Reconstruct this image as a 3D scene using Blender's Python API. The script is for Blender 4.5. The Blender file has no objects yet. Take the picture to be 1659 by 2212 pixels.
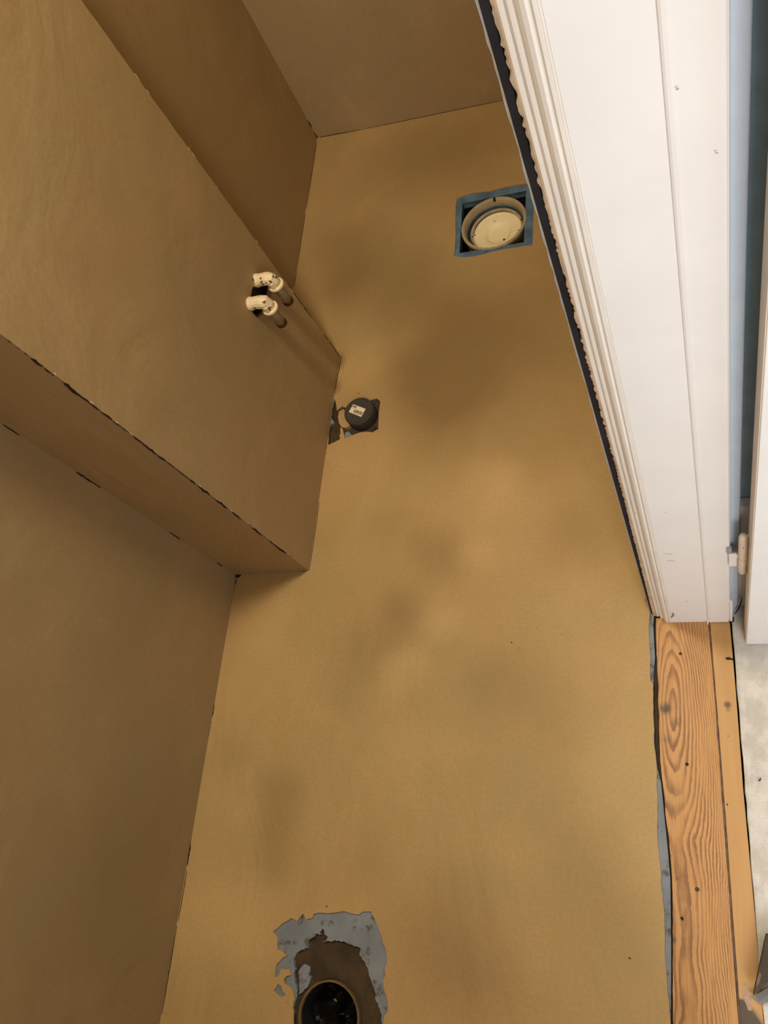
import bpy, bmesh, math, random
from mathutils import Vector, Matrix
from mathutils.geometry import tessellate_polygon
random.seed(7)
S = bpy.context.scene
COL = S.collection

# ------------------------------------------------------------------ camera
F_PX, CX, CY, CAM_H = 1775.0, 829.5, 1106.0, 1.5
# rows: world axes expressed in the camera frame (x right, y down, z forward)
M = Matrix(((0.9300907, -0.0653178, -0.3614759),
            (0.0871454, -0.9167331, 0.3898796),
            (-0.3568430, -0.3941244, -0.8469528)))
cam_data = bpy.data.cameras.new('camera')
cam = bpy.data.objects.new('camera', cam_data)
COL.objects.link(cam)
cam_data.sensor_fit = 'VERTICAL'
cam_data.sensor_height = 36.0
cam_data.lens = F_PX / 2212.0 * 36.0
cam_data.clip_start = 0.02
R = M @ Matrix(((1, 0, 0), (0, -1, 0), (0, 0, -1)))
cam.matrix_world = Matrix.Translation((0, 0, CAM_H)) @ R.to_4x4()
S.camera = cam

def at(u, v, z=0.0):
    """point of the horizontal plane z seen at photo pixel (u, v)"""
    d = M @ Vector(((u - CX) / F_PX, (v - CY) / F_PX, 1.0))
    p = d * ((z - CAM_H) / d.z)
    return Vector((p.x, p.y, z))

def on_x(u, v, x):
    d = M @ Vector(((u - CX) / F_PX, (v - CY) / F_PX, 1.0))
    p = d * (x / d.x)
    return Vector((x, p.y, p.z + CAM_H))

def on_y(u, v, y):
    d = M @ Vector(((u - CX) / F_PX, (v - CY) / F_PX, 1.0))
    p = d * (y / d.y)
    return Vector((p.x, y, p.z + CAM_H))

# ------------------------------------------------------------------ light
S.view_settings.view_transform = 'Standard'
S.view_settings.look = 'None'
S.view_settings.gamma = 1.0
S.view_settings.use_curve_mapping = False
S.view_settings.exposure = 0.0

world = bpy.data.worlds.new('world')
S.world = world
world.use_nodes = True
bg = world.node_tree.nodes['Background']
bg.inputs[0].default_value = (0.8, 0.88, 1.0, 1)
bg.inputs[1].default_value = 0.2

def area(name, loc, target, size, power, color, size_y=None):
    l = bpy.data.lights.new(name, 'AREA')
    l.energy = power
    l.color = color
    l.size = size
    if size_y:
        l.shape = 'RECTANGLE'
        l.size_y = size_y
    o = bpy.data.objects.new(name, l)
    COL.objects.link(o)
    o.location = loc
    o.rotation_euler = (Vector(target) - Vector(loc)).to_track_quat('-Z', 'Y').to_euler()
    return o

area('landing_light', (0.22, -0.08, 2.32), (0.0, 0.1, 0.0), 0.40, 3.4, (1.0, 0.90, 0.78))
area('landing_daylight', (0.40, -1.3, 1.5), (0.0, 0.5, 0.7), 0.6, 24.0, (0.98, 0.96, 0.95), 1.0)
area('room_light', (-0.55, 0.71, 2.12), (-0.55, 0.71, 0.0), 0.13, 19.5, (1.0, 0.87, 0.66))

# ------------------------------------------------------------------ node helpers
def new_mat(name):
    m = bpy.data.materials.new(name)
    m.use_nodes = True
    nt = m.node_tree
    b = nt.nodes['Principled BSDF']
    return m, nt, b

def N(nt, t, **kw):
    n = nt.nodes.new(t)
    for k, v in kw.items():
        setattr(n, k, v)
    return n

def math_n(nt, op, a, b=None, c=None):
    n = N(nt, 'ShaderNodeMath', operation=op)
    for i, v in enumerate((a, b, c)):
        if v is None:
            continue
        if isinstance(v, (int, float)):
            n.inputs[i].default_value = v
        else:
            nt.links.new(v, n.inputs[i])
    return n.outputs[0]

def mix_col(nt, fac, a, b, mode='MIX'):
    n = N(nt, 'ShaderNodeMix', data_type='RGBA', blend_type=mode)
    for i, v in ((0, fac), (6, a), (7, b)):
        if isinstance(v, (int, float)):
            n.inputs[i].default_value = v
        elif isinstance(v, tuple):
            n.inputs[i].default_value = (*v[:3], 1)
        else:
            nt.links.new(v, n.inputs[i])
    return n.outputs[2]

def coords(nt):
    return N(nt, 'ShaderNodeTexCoord').outputs['Object']

def noise(nt, vec, scale, detail=4, rough=0.55, dist=0.0):
    n = N(nt, 'ShaderNodeTexNoise')
    n.inputs['Scale'].default_value = scale
    n.inputs['Detail'].default_value = detail
    n.inputs['Roughness'].default_value = rough
    n.inputs['Distortion'].default_value = dist
    nt.links.new(vec, n.inputs['Vector'])
    return n.outputs['Fac'], n.outputs['Color']

def ramp(nt, fac, lo, hi, a=0.0, b=1.0, smooth=True):
    n = N(nt, 'ShaderNodeMapRange')
    if smooth:
        n.interpolation_type = 'SMOOTHSTEP'
    n.inputs['From Min'].default_value = lo
    n.inputs['From Max'].default_value = hi
    n.inputs['To Min'].default_value = a
    n.inputs['To Max'].default_value = b
    nt.links.new(fac, n.inputs['Value'])
    return n.outputs['Result']

def bump(nt, bsdf, h, strength, dist):
    n = N(nt, 'ShaderNodeBump')
    n.inputs['Strength'].default_value = strength
    n.inputs['Distance'].default_value = dist
    nt.links.new(h, n.inputs['Height'])
    nt.links.new(n.outputs['Normal'], bsdf.inputs['Normal'])

def spot_field(nt, vec, spots, warp=0.10):
    """soft tone spots: sum of (x, y, z, radius, strength) blobs with wobbling outlines"""
    _, wc = noise(nt, vec, 5.0, 3)
    off = N(nt, 'ShaderNodeVectorMath', operation='MULTIPLY_ADD')
    nt.links.new(wc, off.inputs[0])
    off.inputs[1].default_value = (warp, warp, warp)
    nt.links.new(vec, off.inputs[2])
    sub = N(nt, 'ShaderNodeVectorMath', operation='SUBTRACT')
    nt.links.new(off.outputs[0], sub.inputs[0])
    sub.inputs[1].default_value = (warp * .5,) * 3
    tot = None
    for x, y, z, r, s in spots:
        d = N(nt, 'ShaderNodeVectorMath', operation='DISTANCE')
        nt.links.new(sub.outputs[0], d.inputs[0])
        d.inputs[1].default_value = (x, y, z)
        v = ramp(nt, d.outputs['Value'], 0.0, r, s, 0.0)
        tot = v if tot is None else math_n(nt, 'ADD', tot, v)
    return tot

def simple(name, col, rough=0.6, metal=0.0, var=0.15, scale=30, bmp=0.0, bscale=80, bdist=0.002, spec=0.4):
    m, nt, b = new_mat(name)
    v = coords(nt)
    f, _ = noise(nt, v, scale, 5)
    dark = tuple(c * (1 - var) for c in col)
    lite = tuple(min(1, c * (1 + var)) for c in col)
    nt.links.new(mix_col(nt, ramp(nt, f, .3, .7), dark, lite), b.inputs['Base Color'])
    b.inputs['Roughness'].default_value = rough
    b.inputs['Metallic'].default_value = metal
    b.inputs['Specular IOR Level'].default_value = spec
    if bmp:
        h, _ = noise(nt, v, bscale, 5)
        bump(nt, b, h, bmp, bdist)
    return m

# ------------------------------------------------------------------ materials
def plaster(name, tone, dark_spots=None, warmth=1.0, lite=None):
    m, nt, b = new_mat(name)
    v = coords(nt)
    f1, _ = noise(nt, v, 2.6, 3, .5, .5)
    f2, _ = noise(nt, v, 7.0, 4, .55, .3)
    f3, _ = noise(nt, v, 160.0, 3)
    base = tone
    olive = (tone[0] * .93, tone[1] * 1.0, tone[2] * 1.02)
    pale = (tone[0] * 1.10, tone[1] * 1.10, tone[2] * 1.14)
    c = mix_col(nt, ramp(nt, f1, .35, .68), base, olive)
    c = mix_col(nt, ramp(nt, f2, .45, .75, 0, .7), c, pale)
    if dark_spots:
        s = spot_field(nt, v, dark_spots)
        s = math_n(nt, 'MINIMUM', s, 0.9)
        dark_tone = (tone[0] * .52, tone[1] * .50, tone[2] * .44)  # tone of wet plaster, used for painted floor shade too
        c = mix_col(nt, s, c, dark_tone)
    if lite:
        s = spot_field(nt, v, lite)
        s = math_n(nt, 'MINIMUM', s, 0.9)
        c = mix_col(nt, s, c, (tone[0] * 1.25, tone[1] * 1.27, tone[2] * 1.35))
    g = ramp(nt, f3, .3, .7, .95, 1.05, False)
    cc = N(nt, 'ShaderNodeVectorMath', operation='SCALE')
    nt.links.new(c, cc.inputs[0])
    nt.links.new(g, cc.inputs['Scale'])
    nt.links.new(cc.outputs[0], b.inputs['Base Color'])
    b.inputs['Roughness'].default_value = .62
    b.inputs['Specular IOR Level'].default_value = .3
    # trowel ripple, very shallow
    mp = N(nt, 'ShaderNodeMapping')
    mp.inputs['Scale'].default_value = (3.0, 1.2, 1.2)
    mp.inputs['Rotation'].default_value = (0.3, 0.2, 0.7)
    nt.links.new(v, mp.inputs['Vector'])
    h1, _ = noise(nt, mp.outputs[0], 3.0, 5, .5, .8)
    h2, _ = noise(nt, v, 120, 3)
    h = math_n(nt, 'ADD', math_n(nt, 'MULTIPLY', h1, 1.0), math_n(nt, 'MULTIPLY', h2, .02))
    bump(nt, b, h, .55, .012)
    return m

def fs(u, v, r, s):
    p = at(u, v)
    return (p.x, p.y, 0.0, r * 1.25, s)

STAINS_AND_SHADE = [fs(980, 900, .17, .60), fs(900, 840, .14, .45), fs(1130, 740, .24, .65), fs(960, 730, .2, .55), fs(850, 620, .16, .4), fs(750, 540, .15, .55),  # wet blotches, plus floor shade past the doorway painted in
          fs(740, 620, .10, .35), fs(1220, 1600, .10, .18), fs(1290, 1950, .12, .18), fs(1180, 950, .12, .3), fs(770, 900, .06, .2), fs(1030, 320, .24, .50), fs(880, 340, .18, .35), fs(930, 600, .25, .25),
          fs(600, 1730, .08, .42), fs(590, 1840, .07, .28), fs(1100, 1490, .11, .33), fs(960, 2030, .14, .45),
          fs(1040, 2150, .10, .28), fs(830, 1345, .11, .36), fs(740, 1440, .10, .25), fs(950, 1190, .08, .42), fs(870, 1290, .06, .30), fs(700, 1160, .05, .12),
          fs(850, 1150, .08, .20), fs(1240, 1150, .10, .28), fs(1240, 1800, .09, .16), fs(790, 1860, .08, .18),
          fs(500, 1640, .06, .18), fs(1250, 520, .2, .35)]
m_floor = plaster('floor_plaster', (.465, .300, .120), STAINS_AND_SHADE,
                  lite=[fs(480, 1720, .10, .35), fs(440, 1960, .14, .75), fs(560, 2000, .10, .4), fs(500, 1500, .08, .3), fs(1030, 1180, .06, .5), fs(960, 1330, .06, .6), fs(890, 1440, .07, .6), fs(860, 1620, .08, .35), fs(560, 1380, .08, .4), fs(1090, 1040, .08, .4), fs(620, 1320, .06, .3), fs(1300, 1650, .09, .25), fs(770, 800, .10, .35), fs(760, 1020, .12, .3), fs(1080, 1080, .14, .3), fs(620, 1450, .16, .3)])  # pale streaks, plus lamp brightness painted into the lower left
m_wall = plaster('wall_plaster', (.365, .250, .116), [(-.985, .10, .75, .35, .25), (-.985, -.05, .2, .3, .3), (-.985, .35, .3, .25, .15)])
m_box = plaster('chase_plaster', (.425, .293, .136), [(-.80, .95, .45, .3, .15)])
m_recess = plaster('recess_plaster', (.375, .256, .114))
m_far = plaster('far_plaster', (.375, .262, .132))

m_white = simple('white_gloss_paint', (.84, .81, .77), .38, var=.02, scale=12, bmp=.12, bscale=18, bdist=.002)
m_white_warm = simple('white_gloss_warm_light', (.84, .785, .70), .4, var=.03, scale=14)  # white paint with warm light from the room tinted in
m_cream = simple('cream_paint', (.78, .68, .54), .45, var=.06, scale=20, bmp=.15, bscale=30)
m_edge_shade = simple('shaded_tan_edge', (.58, .43, .28), .7, var=.15, scale=40)  # shade on the architrave's outer strip, painted as tan
m_landing = simple('landing_paint_blue_shade', (.60, .67, .76), .7, var=.03)  # white paint with bluish shade mixed into the colour
m_grey = simple('grey_primer', (.30, .31, .33), .7, var=.12, scale=25)
m_gap_shade = simple('hinge_gap_shade', (.42, .56, .62), .7, var=.08)  # painted shade for the depth of the hinge gap
m_black = simple('dark_void', (.012, .009, .010), .9, var=.4)
m_crack = simple('dark_crack', (.018, .012, .008), .9, var=.4)
def dirty(name, col, dirt, lo, hi, scale):
    m, nt, b = new_mat(name)
    v = coords(nt)
    f, _ = noise(nt, v, scale, 6, .65)
    g, _ = noise(nt, v, 14, 3)
    c = mix_col(nt, ramp(nt, g, .3, .7), tuple(x * .85 for x in col), tuple(x * 1.12 for x in col))
    c = mix_col(nt, ramp(nt, f, lo, hi, 0, .8), c, dirt)
    nt.links.new(c, b.inputs['Base Color'])
    b.inputs['Roughness'].default_value = .75
    bump(nt, b, f, .4, .002)
    return m
m_membrane = dirty('tanking_membrane', (.215, .24, .265), (.07, .055, .045), .53, .64, 38)
m_blueboard = simple('blue_board', (.095, .165, .235), .75, var=.3, scale=30, bmp=.4, bscale=90)
m_edge = simple('board_edge', (.22, .22, .17), .8, var=.15, scale=30, bmp=.3)
m_glue = simple('brown_adhesive', (.060, .036, .014), .75, var=.35, scale=26, bmp=.5, bscale=50, bdist=.003)
m_soil = simple('rubble', (.035, .025, .018), .85, var=.6, scale=45, bmp=.8, bscale=70, bdist=.006)
m_pvc = simple('black_plastic', (.050, .042, .034), .5, var=.15, scale=20)
m_pvcrim = simple('plastic_pipe_rim', (.16, .105, .045), .45, var=.3, scale=30)
m_copper = simple('copper_pipe', (.33, .25, .145), .5, metal=.15, var=.15, scale=40)
m_copdark = simple('dark_pipe_end', (.07, .030, .015), .3, metal=.5, var=.2)
m_metal = simple('grey_steel', (.17, .165, .14), .5, metal=.3, var=.2)
m_fawn = simple('fawn_plaster_cup', (.42, .33, .20), .6, var=.12, scale=40, bmp=.3, bscale=50)
m_sticker = simple('white_label', (.85, .72, .52), .5, var=.02)
m_ink = simple('label_ink', (.10, .07, .05), .6, var=.1)
m_offcut = simple('brown_offcut_wood', (.048, .033, .019), .7, var=.25, scale=60, bmp=.2)

def splashed(name, base, blot, lo, hi, scale):
    m, nt, b = new_mat(name)
    v = coords(nt)
    f, _ = noise(nt, v, scale, 5, .6)
    nt.links.new(mix_col(nt, ramp(nt, f, lo, hi), base, blot), b.inputs['Base Color'])
    b.inputs['Roughness'].default_value = .55
    h, _ = noise(nt, v, scale * 1.6, 4)
    bump(nt, b, h, .5, .002)
    return m
m_fitting = splashed('plaster_splashed_fitting', (.80, .66, .42), (.10, .05, .02), .57, .60, 75)
m_collar = simple('collar_plaster', (.85, .70, .44), .5, var=.06, scale=60, bmp=.4, bscale=120)
m_lid = splashed('plaster_splashed_lid', (.92, .80, .50), (.25, .15, .06), .70, .74, 40)

# oak board: growth rings of a slightly tilted trunk give the cathedral figure
def oak(name):
    m, nt, b = new_mat(name)
    v = coords(nt)
    def stretched(sx, sy, det=3, rg=.55):
        mp = N(nt, 'ShaderNodeMapping'); mp.inputs['Scale'].default_value = (sx, sy, 1)
        nt.links.new(v, mp.inputs['Vector'])
        return noise(nt, mp.outputs[0], 1.0, det, rg)
    _, wc = stretched(9, 4.5, 2)
    wv = N(nt, 'ShaderNodeSeparateColor'); nt.links.new(wc, wv.inputs[0])
    jag, _ = stretched(85, 28, 3, .65)
    sp = N(nt, 'ShaderNodeSeparateXYZ'); nt.links.new(v, sp.inputs[0])
    x, y = sp.outputs[0], sp.outputs[1]
    xc = math_n(nt, 'ADD', x, .070)
    xw = math_n(nt, 'ADD', xc, math_n(nt, 'MULTIPLY', math_n(nt, 'SUBTRACT', wv.outputs[0], .5), .028))
    d = math_n(nt, 'ADD', math_n(nt, 'MULTIPLY', math_n(nt, 'MAXIMUM', math_n(nt, 'SUBTRACT', y, .275), -.20), .17),
               math_n(nt, 'MULTIPLY', math_n(nt, 'SUBTRACT', wv.outputs[1], .5), .030))
    r = math_n(nt, 'SQRT', math_n(nt, 'ADD', math_n(nt, 'MULTIPLY', xw, xw), math_n(nt, 'MULTIPLY', d, d)))
    r = math_n(nt, 'ADD', r, math_n(nt, 'MULTIPLY', math_n(nt, 'SUBTRACT', jag, .5), .0042))
    # wide bands near the heart, tight ones towards the far edge
    ph = math_n(nt, 'ADD', math_n(nt, 'MULTIPLY', r, 120.0), math_n(nt, 'MULTIPLY', math_n(nt, 'MULTIPLY', r, r), 1500.0))
    saw = math_n(nt, 'FRACT', ph)
    band = math_n(nt, 'MULTIPLY', ramp(nt, saw, .30, .80), ramp(nt, saw, 1.0, .90))
    fine, _ = stretched(700, 11, 3, .6)
    br, _ = stretched(40, 7)
    ringm = math_n(nt, 'MULTIPLY', band, ramp(nt, br, .30, .62, .30, 1.0))
    c = mix_col(nt, ringm, (.56, .285, .088), (.235, .096, .030))
    c = mix_col(nt, ramp(nt, fine, .50, .70, 0, .55), c, (.25, .11, .035))
    big, _ = noise(nt, v, 9, 2)
    c = mix_col(nt, ramp(nt, big, .4, .8, 0, .4), c, (.38, .18, .055))
    kn = spot_field(nt, v, [(*at(1437, 1530), .016, 1.1), (*at(1462, 1560), .013, .6), (*at(1440, 1600), .012, .35),
                            (*at(1448, 1848), .006, .7), (*at(1456, 2030), .008, .6), (*at(1463, 1895), .005, .6)], .020)
    kn = math_n(nt, 'MULTIPLY', kn, ramp(nt, jag, .35, .6, .5, 1.2))
    c = mix_col(nt, math_n(nt, 'MINIMUM', kn, .9), c, (.055, .03, .02))
    nt.links.new(c, b.inputs['Base Color'])
    b.inputs['Roughness'].default_value = .5
    bump(nt, b, fine, .15, .0006)
    return m
m_oak = oak('oak_board_wood')

def batten():
    m, nt, b = new_mat('pale_batten_wood')
    v = coords(nt)
    mp = N(nt, 'ShaderNodeMapping'); mp.inputs['Scale'].default_value = (60, 4, 1)
    nt.links.new(v, mp.inputs['Vector'])
    f, _ = noise(nt, mp.outputs[0], 1.0, 3)
    c = mix_col(nt, ramp(nt, f, .3, .7), (.47, .25, .078), (.52, .285, .092))
    kn = spot_field(nt, v, [(*at(1572, 1522), .0085, 1.4), (*at(1573, 1533), .006, .5)], .004)
    c = mix_col(nt, math_n(nt, 'MINIMUM', kn, .85), c, (.10, .035, .02))
    kn2 = spot_field(nt, v, [(*at(1612, 2200), .024, 2.5), (*at(1603, 2172), .012, 2.5), (*at(1630, 2230), .024, 2.5)], .012)
    c = mix_col(nt, math_n(nt, 'MINIMUM', kn2, .95), c, (.05, .035, .025))
    nt.links.new(c, b.inputs['Base Color'])
    b.inputs['Roughness'].default_value = .45
    return m
m_batten = batten()

def carpet_mat():
    m, nt, b = new_mat('white_carpet_pile')
    v = coords(nt)
    f, _ = noise(nt, v, 28, 4)
    g, _ = noise(nt, v, 500, 3, .7)
    c = mix_col(nt, ramp(nt, f, .35, .65), (.62, .57, .49), (.78, .73, .65))
    c = mix_col(nt, ramp(nt, g, .6, .8, 0, .25), c, (.3, .25, .2))
    nt.links.new(c, b.inputs['Base Color'])
    b.inputs['Roughness'].default_value = .95
    bump(nt, b, g, .8, .003)
    return m
m_carpet = carpet_mat()

# ------------------------------------------------------------------ mesh helpers
def link(name, bm, mat, parent=None, smooth=False, bevel=0.0):
    bmesh.ops.remove_doubles(bm, verts=bm.verts, dist=1e-6)
    bmesh.ops.recalc_face_normals(bm, faces=bm.faces)
    me = bpy.data.meshes.new(name)
    bm.to_mesh(me)
    bm.free()
    me.materials.append(mat)
    if smooth:
        for p in me.polygons:
            p.use_smooth = True
    o = bpy.data.objects.new(name, me)
    COL.objects.link(o)
    if parent:
        o.parent = parent
    if bevel:
        md = o.modifiers.new('bevel', 'BEVEL')
        md.width = bevel
        md.segments = 3
        md.limit_method = 'ANGLE'
    return o

def struct(o):
    o['kind'] = 'structure'
    return o

def tag(o, label, cat, group=None):
    o['label'] = label
    o['category'] = cat
    if group:
        o['group'] = group
    return o

def empty(name, loc, label, cat, group=None):
    o = bpy.data.objects.new(name, None)
    o.empty_display_size = .05
    COL.objects.link(o)
    o.location = loc
    bpy.context.view_layer.update()
    return tag(o, label, cat, group)

def adopt(child, parent):
    child.parent = parent
    child.matrix_parent_inverse = Matrix.Translation(-Vector(parent.location))
    return child

def add_box(bm, x0, x1, y0, y1, z0, z1):
    v = [bm.verts.new((x, y, z)) for x in (x0, x1) for y in (y0, y1) for z in (z0, z1)]
    for f in ((0, 1, 3, 2), (4, 6, 7, 5), (0, 4, 5, 1), (2, 3, 7, 6), (0, 2, 6, 4), (1, 5, 7, 3)):
        bm.faces.new([v[i] for i in f])

def prism(bm, pts, z0, z1):
    """closed vertical prism over an xy polygon"""
    a = [bm.verts.new((p[0], p[1], z0)) for p in pts]
    b = [bm.verts.new((p[0], p[1], z1)) for p in pts]
    n = len(pts)
    for i in range(n):
        bm.faces.new((a[i], a[(i + 1) % n], b[(i + 1) % n], b[i]))
    for ring in (a, b):
        for t in tessellate_polygon([[v.co for v in ring]]):
            try:
                bm.faces.new([ring[i] for i in t])
            except ValueError:
                pass

def sheet(bm, loops, z0, z1, plane='xy', grid=None):
    """plate between z0 and z1 with holes; loops[0] is the outline"""
    def P(p, z):
        if plane == 'xy':
            return (p[0], p[1], z)
        return (z, p[0], p[1])          # plane 'yz': loops hold (y, z), thickness along x
    flat = [[Vector((p[0], p[1], 0)) for p in l] for l in loops]
    tris = tessellate_polygon(flat)
    top = [bm.verts.new(P(p, z1)) for l in loops for p in l]
    bot = [bm.verts.new(P(p, z0)) for l in loops for p in l]
    for t in tris:
        for ring in (top, bot):
            try:
                bm.faces.new([ring[i] for i in t])
            except ValueError:
                pass
    k = 0
    for l in loops:
        n = len(l)
        for i in range(n):
            a, b = k + i, k + (i + 1) % n
            bm.faces.new((top[a], top[b], bot[b], bot[a]))
        k += n

def rough(pts, amp, step=.006, closed=True):
    """subdivide an outline and jitter it so it reads torn"""
    out = []
    n = len(pts)
    for i in range(n if closed else n - 1):
        a, b = Vector(pts[i][:2]), Vector(pts[(i + 1) % n][:2])
        k = max(1, int((b - a).length / step))
        for j in range(k):
            q = a.lerp(b, j / k)
            q += Vector((random.uniform(-amp, amp), random.uniform(-amp, amp)))
            out.append((q.x, q.y))
    if not closed:
        out.append(tuple(pts[-1][:2]))
    return out

def circle(cx, cy, r, n=48, wob=0.0):
    return [(cx + (r + random.uniform(-wob, wob)) * math.cos(2 * math.pi * i / n),
             cy + (r + random.uniform(-wob, wob)) * math.sin(2 * math.pi * i / n)) for i in range(n)]

def lathe(bm, prof, centre, axis='z', n=40, caps=True):
    c = Vector(centre)
    rings = []
    for r, h in prof:
        ring = []
        for i in range(n):
            a = 2 * math.pi * i / n
            if axis == 'z':
                p = Vector((r * math.cos(a), r * math.sin(a), h))
            else:
                p = Vector((h, r * math.cos(a), r * math.sin(a)))
            ring.append(bm.verts.new(c + p))
        rings.append(ring)
    for a, b in zip(rings, rings[1:]):
        for i in range(n):
            bm.faces.new((a[i], a[(i + 1) % n], b[(i + 1) % n], b[i]))
    if caps:
        for ring in (rings[0], rings[-1]):
            bm.faces.new(ring)

def tube(bm, pts, rad, n=20):
    rings = []
    pts = [Vector(p) for p in pts]
    rads = rad if isinstance(rad, (list, tuple)) else [rad] * len(pts)
    ref = Vector((0, 1, 0))
    for i, p in enumerate(pts):
        t = (pts[min(i + 1, len(pts) - 1)] - pts[max(i - 1, 0)]).normalized()
        if abs(t.dot(ref)) > .95:
            ref = Vector((1, 0, 0))
        u = t.cross(ref).normalized()
        w = t.cross(u)
        rings.append([bm.verts.new(p + (u * math.cos(2 * math.pi * k / n) + w * math.sin(2 * math.pi * k / n)) * rads[i])
                      for k in range(n)])
    for a, b in zip(rings, rings[1:]):
        for k in range(n):
            bm.faces.new((a[k], a[(k + 1) % n], b[(k + 1) % n], b[k]))
    bm.faces.new(rings[0])
    bm.faces.new(rings[-1])

# ------------------------------------------------------------------ room shell
H = 2.40
XL0, XL1, XL2 = -.990, -.984, -.957            # left wall drifts slightly
YN, YF = -.45, 1.88
XR = -.100
DOOR_N, DOOR_F = -.333, .434                   # door opening along y

# floor plaster with its three openings and a ragged edge at the threshold
edge_px = [(1404, 1318), (1402, 1352), (1404, 1420), (1405, 1470), (1411, 1478), (1411, 1530), (1413, 1600), (1418, 1660),
           (1419, 1700), (1421, 1760), (1420, 1800), (1422, 1840), (1426, 1862), (1428, 1905), (1434, 1960), (1436, 2040),
           (1440, 2100), (1444, 2150), (1449, 2212)]
edge = [at(*p) for p in edge_px]
edge = [(p.x, p.y) for p in edge]
edge_r = rough(edge, .0008, .008, closed=False)
outer = [(XL0, YN), (XL1, .56), (XL2, YF + .01), (XR - .001, YF - .04), (XR - .001, .46)] + edge_r + [(edge[-1][0] + .001, DOOR_N - .02), (XR - .002, DOOR_N - .02), (XR - .002, YN)]

def cpx(list_, x0, y0, s, z=0.0):
    return [tuple(at(x0 + a / s, y0 + b / s, z)[:2]) for a, b in list_]

# drain opening
dr_out = rough(cpx([(243, 392), (345, 345), (480, 310), (620, 292), (700, 290), (850, 245), (1000, 215), (1215, 175),
                    (1340, 180), (1350, 500), (1338, 800), (1330, 1060), (1180, 1075), (900, 1120), (640, 1180), (480, 1222), (340, 1235),
                    (205, 1212), (225, 1000), (228, 700), (228, 520)], 950, 370, 6.636), .0006, .008)
dr_in = cpx([(328, 462), (1240, 282), (1205, 1022), (283, 1178)], 950, 370, 6.636, -.004)
# cap opening
cap_out = rough(cpx([(528, 437), (548, 520), (560, 620), (640, 560), (700, 585), (1050, 480), (1110, 455), (1190, 440),
                     (1238, 485), (1222, 600), (1208, 800), (1208, 915), (1120, 962), (1000, 958), (900, 975), (800, 1010), (690, 1062),
                     (640, 990), (600, 1000), (612, 1075), (520, 1120), (425, 1165), (433, 1000), (470, 720), (500, 530)], 650, 800, 7.213), .0006, .006)
isl_px = cpx([(590, 640), (660, 600), (700, 640), (760, 860), (700, 890), (630, 880), (590, 820), (575, 720)], 650, 800, 7.213)
isl2_px = cpx([(612, 880), (650, 905), (655, 960), (680, 1040), (640, 1085), (615, 1060)], 650, 800, 7.213)
# soil pipe opening
sp_out_px = [(185, 440), (230, 410), (290, 350), (380, 298), (440, 335), (458, 300), (492, 258), (530, 310), (590, 300),
             (602, 262), (650, 240), (800, 250), (905, 230), (1060, 262), (1110, 228), (1190, 235), (1225, 300), (1265, 390), (1300, 500),
             (1335, 610), (1360, 720), (1352, 780), (1335, 800), (1330, 900), (1310, 940), (1325, 1020), (1352, 1100), (1366, 1150),
             (1366, 1260), (1330, 1300), (1322, 1384), (1300, 1500), (1240, 1600), (700, 1660), (450, 1620), (400, 1500), (400, 1384), (392, 1210), (412, 1110),
             (400, 1060), (350, 990), (310, 975), (300, 925), (330, 890), (372, 880), (350, 822), (275, 812), (250, 880), (208, 912),
             (206, 850), (225, 780), (285, 700), (330, 690), (290, 650), (232, 615), (240, 510)]
sp_out = rough(cpx(sp_out_px, 550, 1920, 4.74), .0009, .007)
sp_isl = rough(cpx([(195, 1045), (240, 980), (275, 1000), (282, 1040), (325, 1080), (270, 1112), (240, 1080)], 550, 1920, 4.74), .0008, .006)
bm = bmesh.new()
sheet(bm, [outer, dr_out, cap_out, sp_out, sp_isl], -.0035, 0.0)
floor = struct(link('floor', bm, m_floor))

# membrane layer: under the plaster, itself cut for the pipe, the cap and the drain
PIPE = at(711, 2194)
PIPE = Vector((( at(643, 2194).x + at(778, 2194).x) / 2, at(712, 2116).y - .0575, 0))
glue_px = [(395, 1384), (400, 1200), (430, 1120), (440, 1040), (415, 960), (400, 900), (420, 820), (400, 760), (415, 700), (440, 650), (500, 620),
           (540, 600), (560, 520), (640, 455), (680, 480), (668, 425), (700, 410), (745, 500), (735, 525), (700, 545), (780, 535), (860, 530), (960, 560),
           (1040, 590), (1080, 620), (1080, 680), (1150, 800), (1190, 930), (1230, 1060), (1260, 1200), (1290, 1260), (1310, 1384),
           (1280, 1500), (1200, 1570), (700, 1620), (480, 1580), (410, 1480)]
glue_hole = rough(cpx(glue_px, 550, 1920, 4.74, -.0035), .0016, .0035)
mem_outer = [(XL0, YN), (XL1, .56), (XL2, YF + .01), (XR + .002, YF - .04), (XR + .002, .46)]
for p in [(1411, 1318), (1411, 1352), (1415, 1420), (1411, 1480), (1411, 1530), (1413, 1600), (1420, 1660), (1428, 1690), (1437, 1780),
          (1444, 1850), (1448, 1900), (1449, 1960), (1450, 2040), (1450, 2100), (1449, 2212)]:
    q = at(*p, -.0035)
    mem_outer.append((q.x, q.y))
mem_outer += [(mem_outer[-1][0], DOOR_N - .02), (XR - .002, DOOR_N - .02), (XR - .002, YN)]
cap_mem = rough(cpx([(528, 437), (560, 620), (640, 560), (700, 585), (1050, 470), (1190, 425), (1258, 480), (1228, 800), (1225, 925), (1120, 975),
                     (1000, 970), (800, 1010), (730, 940), (680, 960), (670, 1062), (600, 1080), (410, 1175), (415, 1000), (440, 840), (510, 800), (455, 720), (485, 530)], 650, 800, 7.213), .0004, .01)
bm = bmesh.new()
sheet(bm, [mem_outer, dr_in, cap_mem, glue_hole], -.011, -.0036)
mem = link('floor_membrane', bm, m_membrane, floor)
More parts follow.
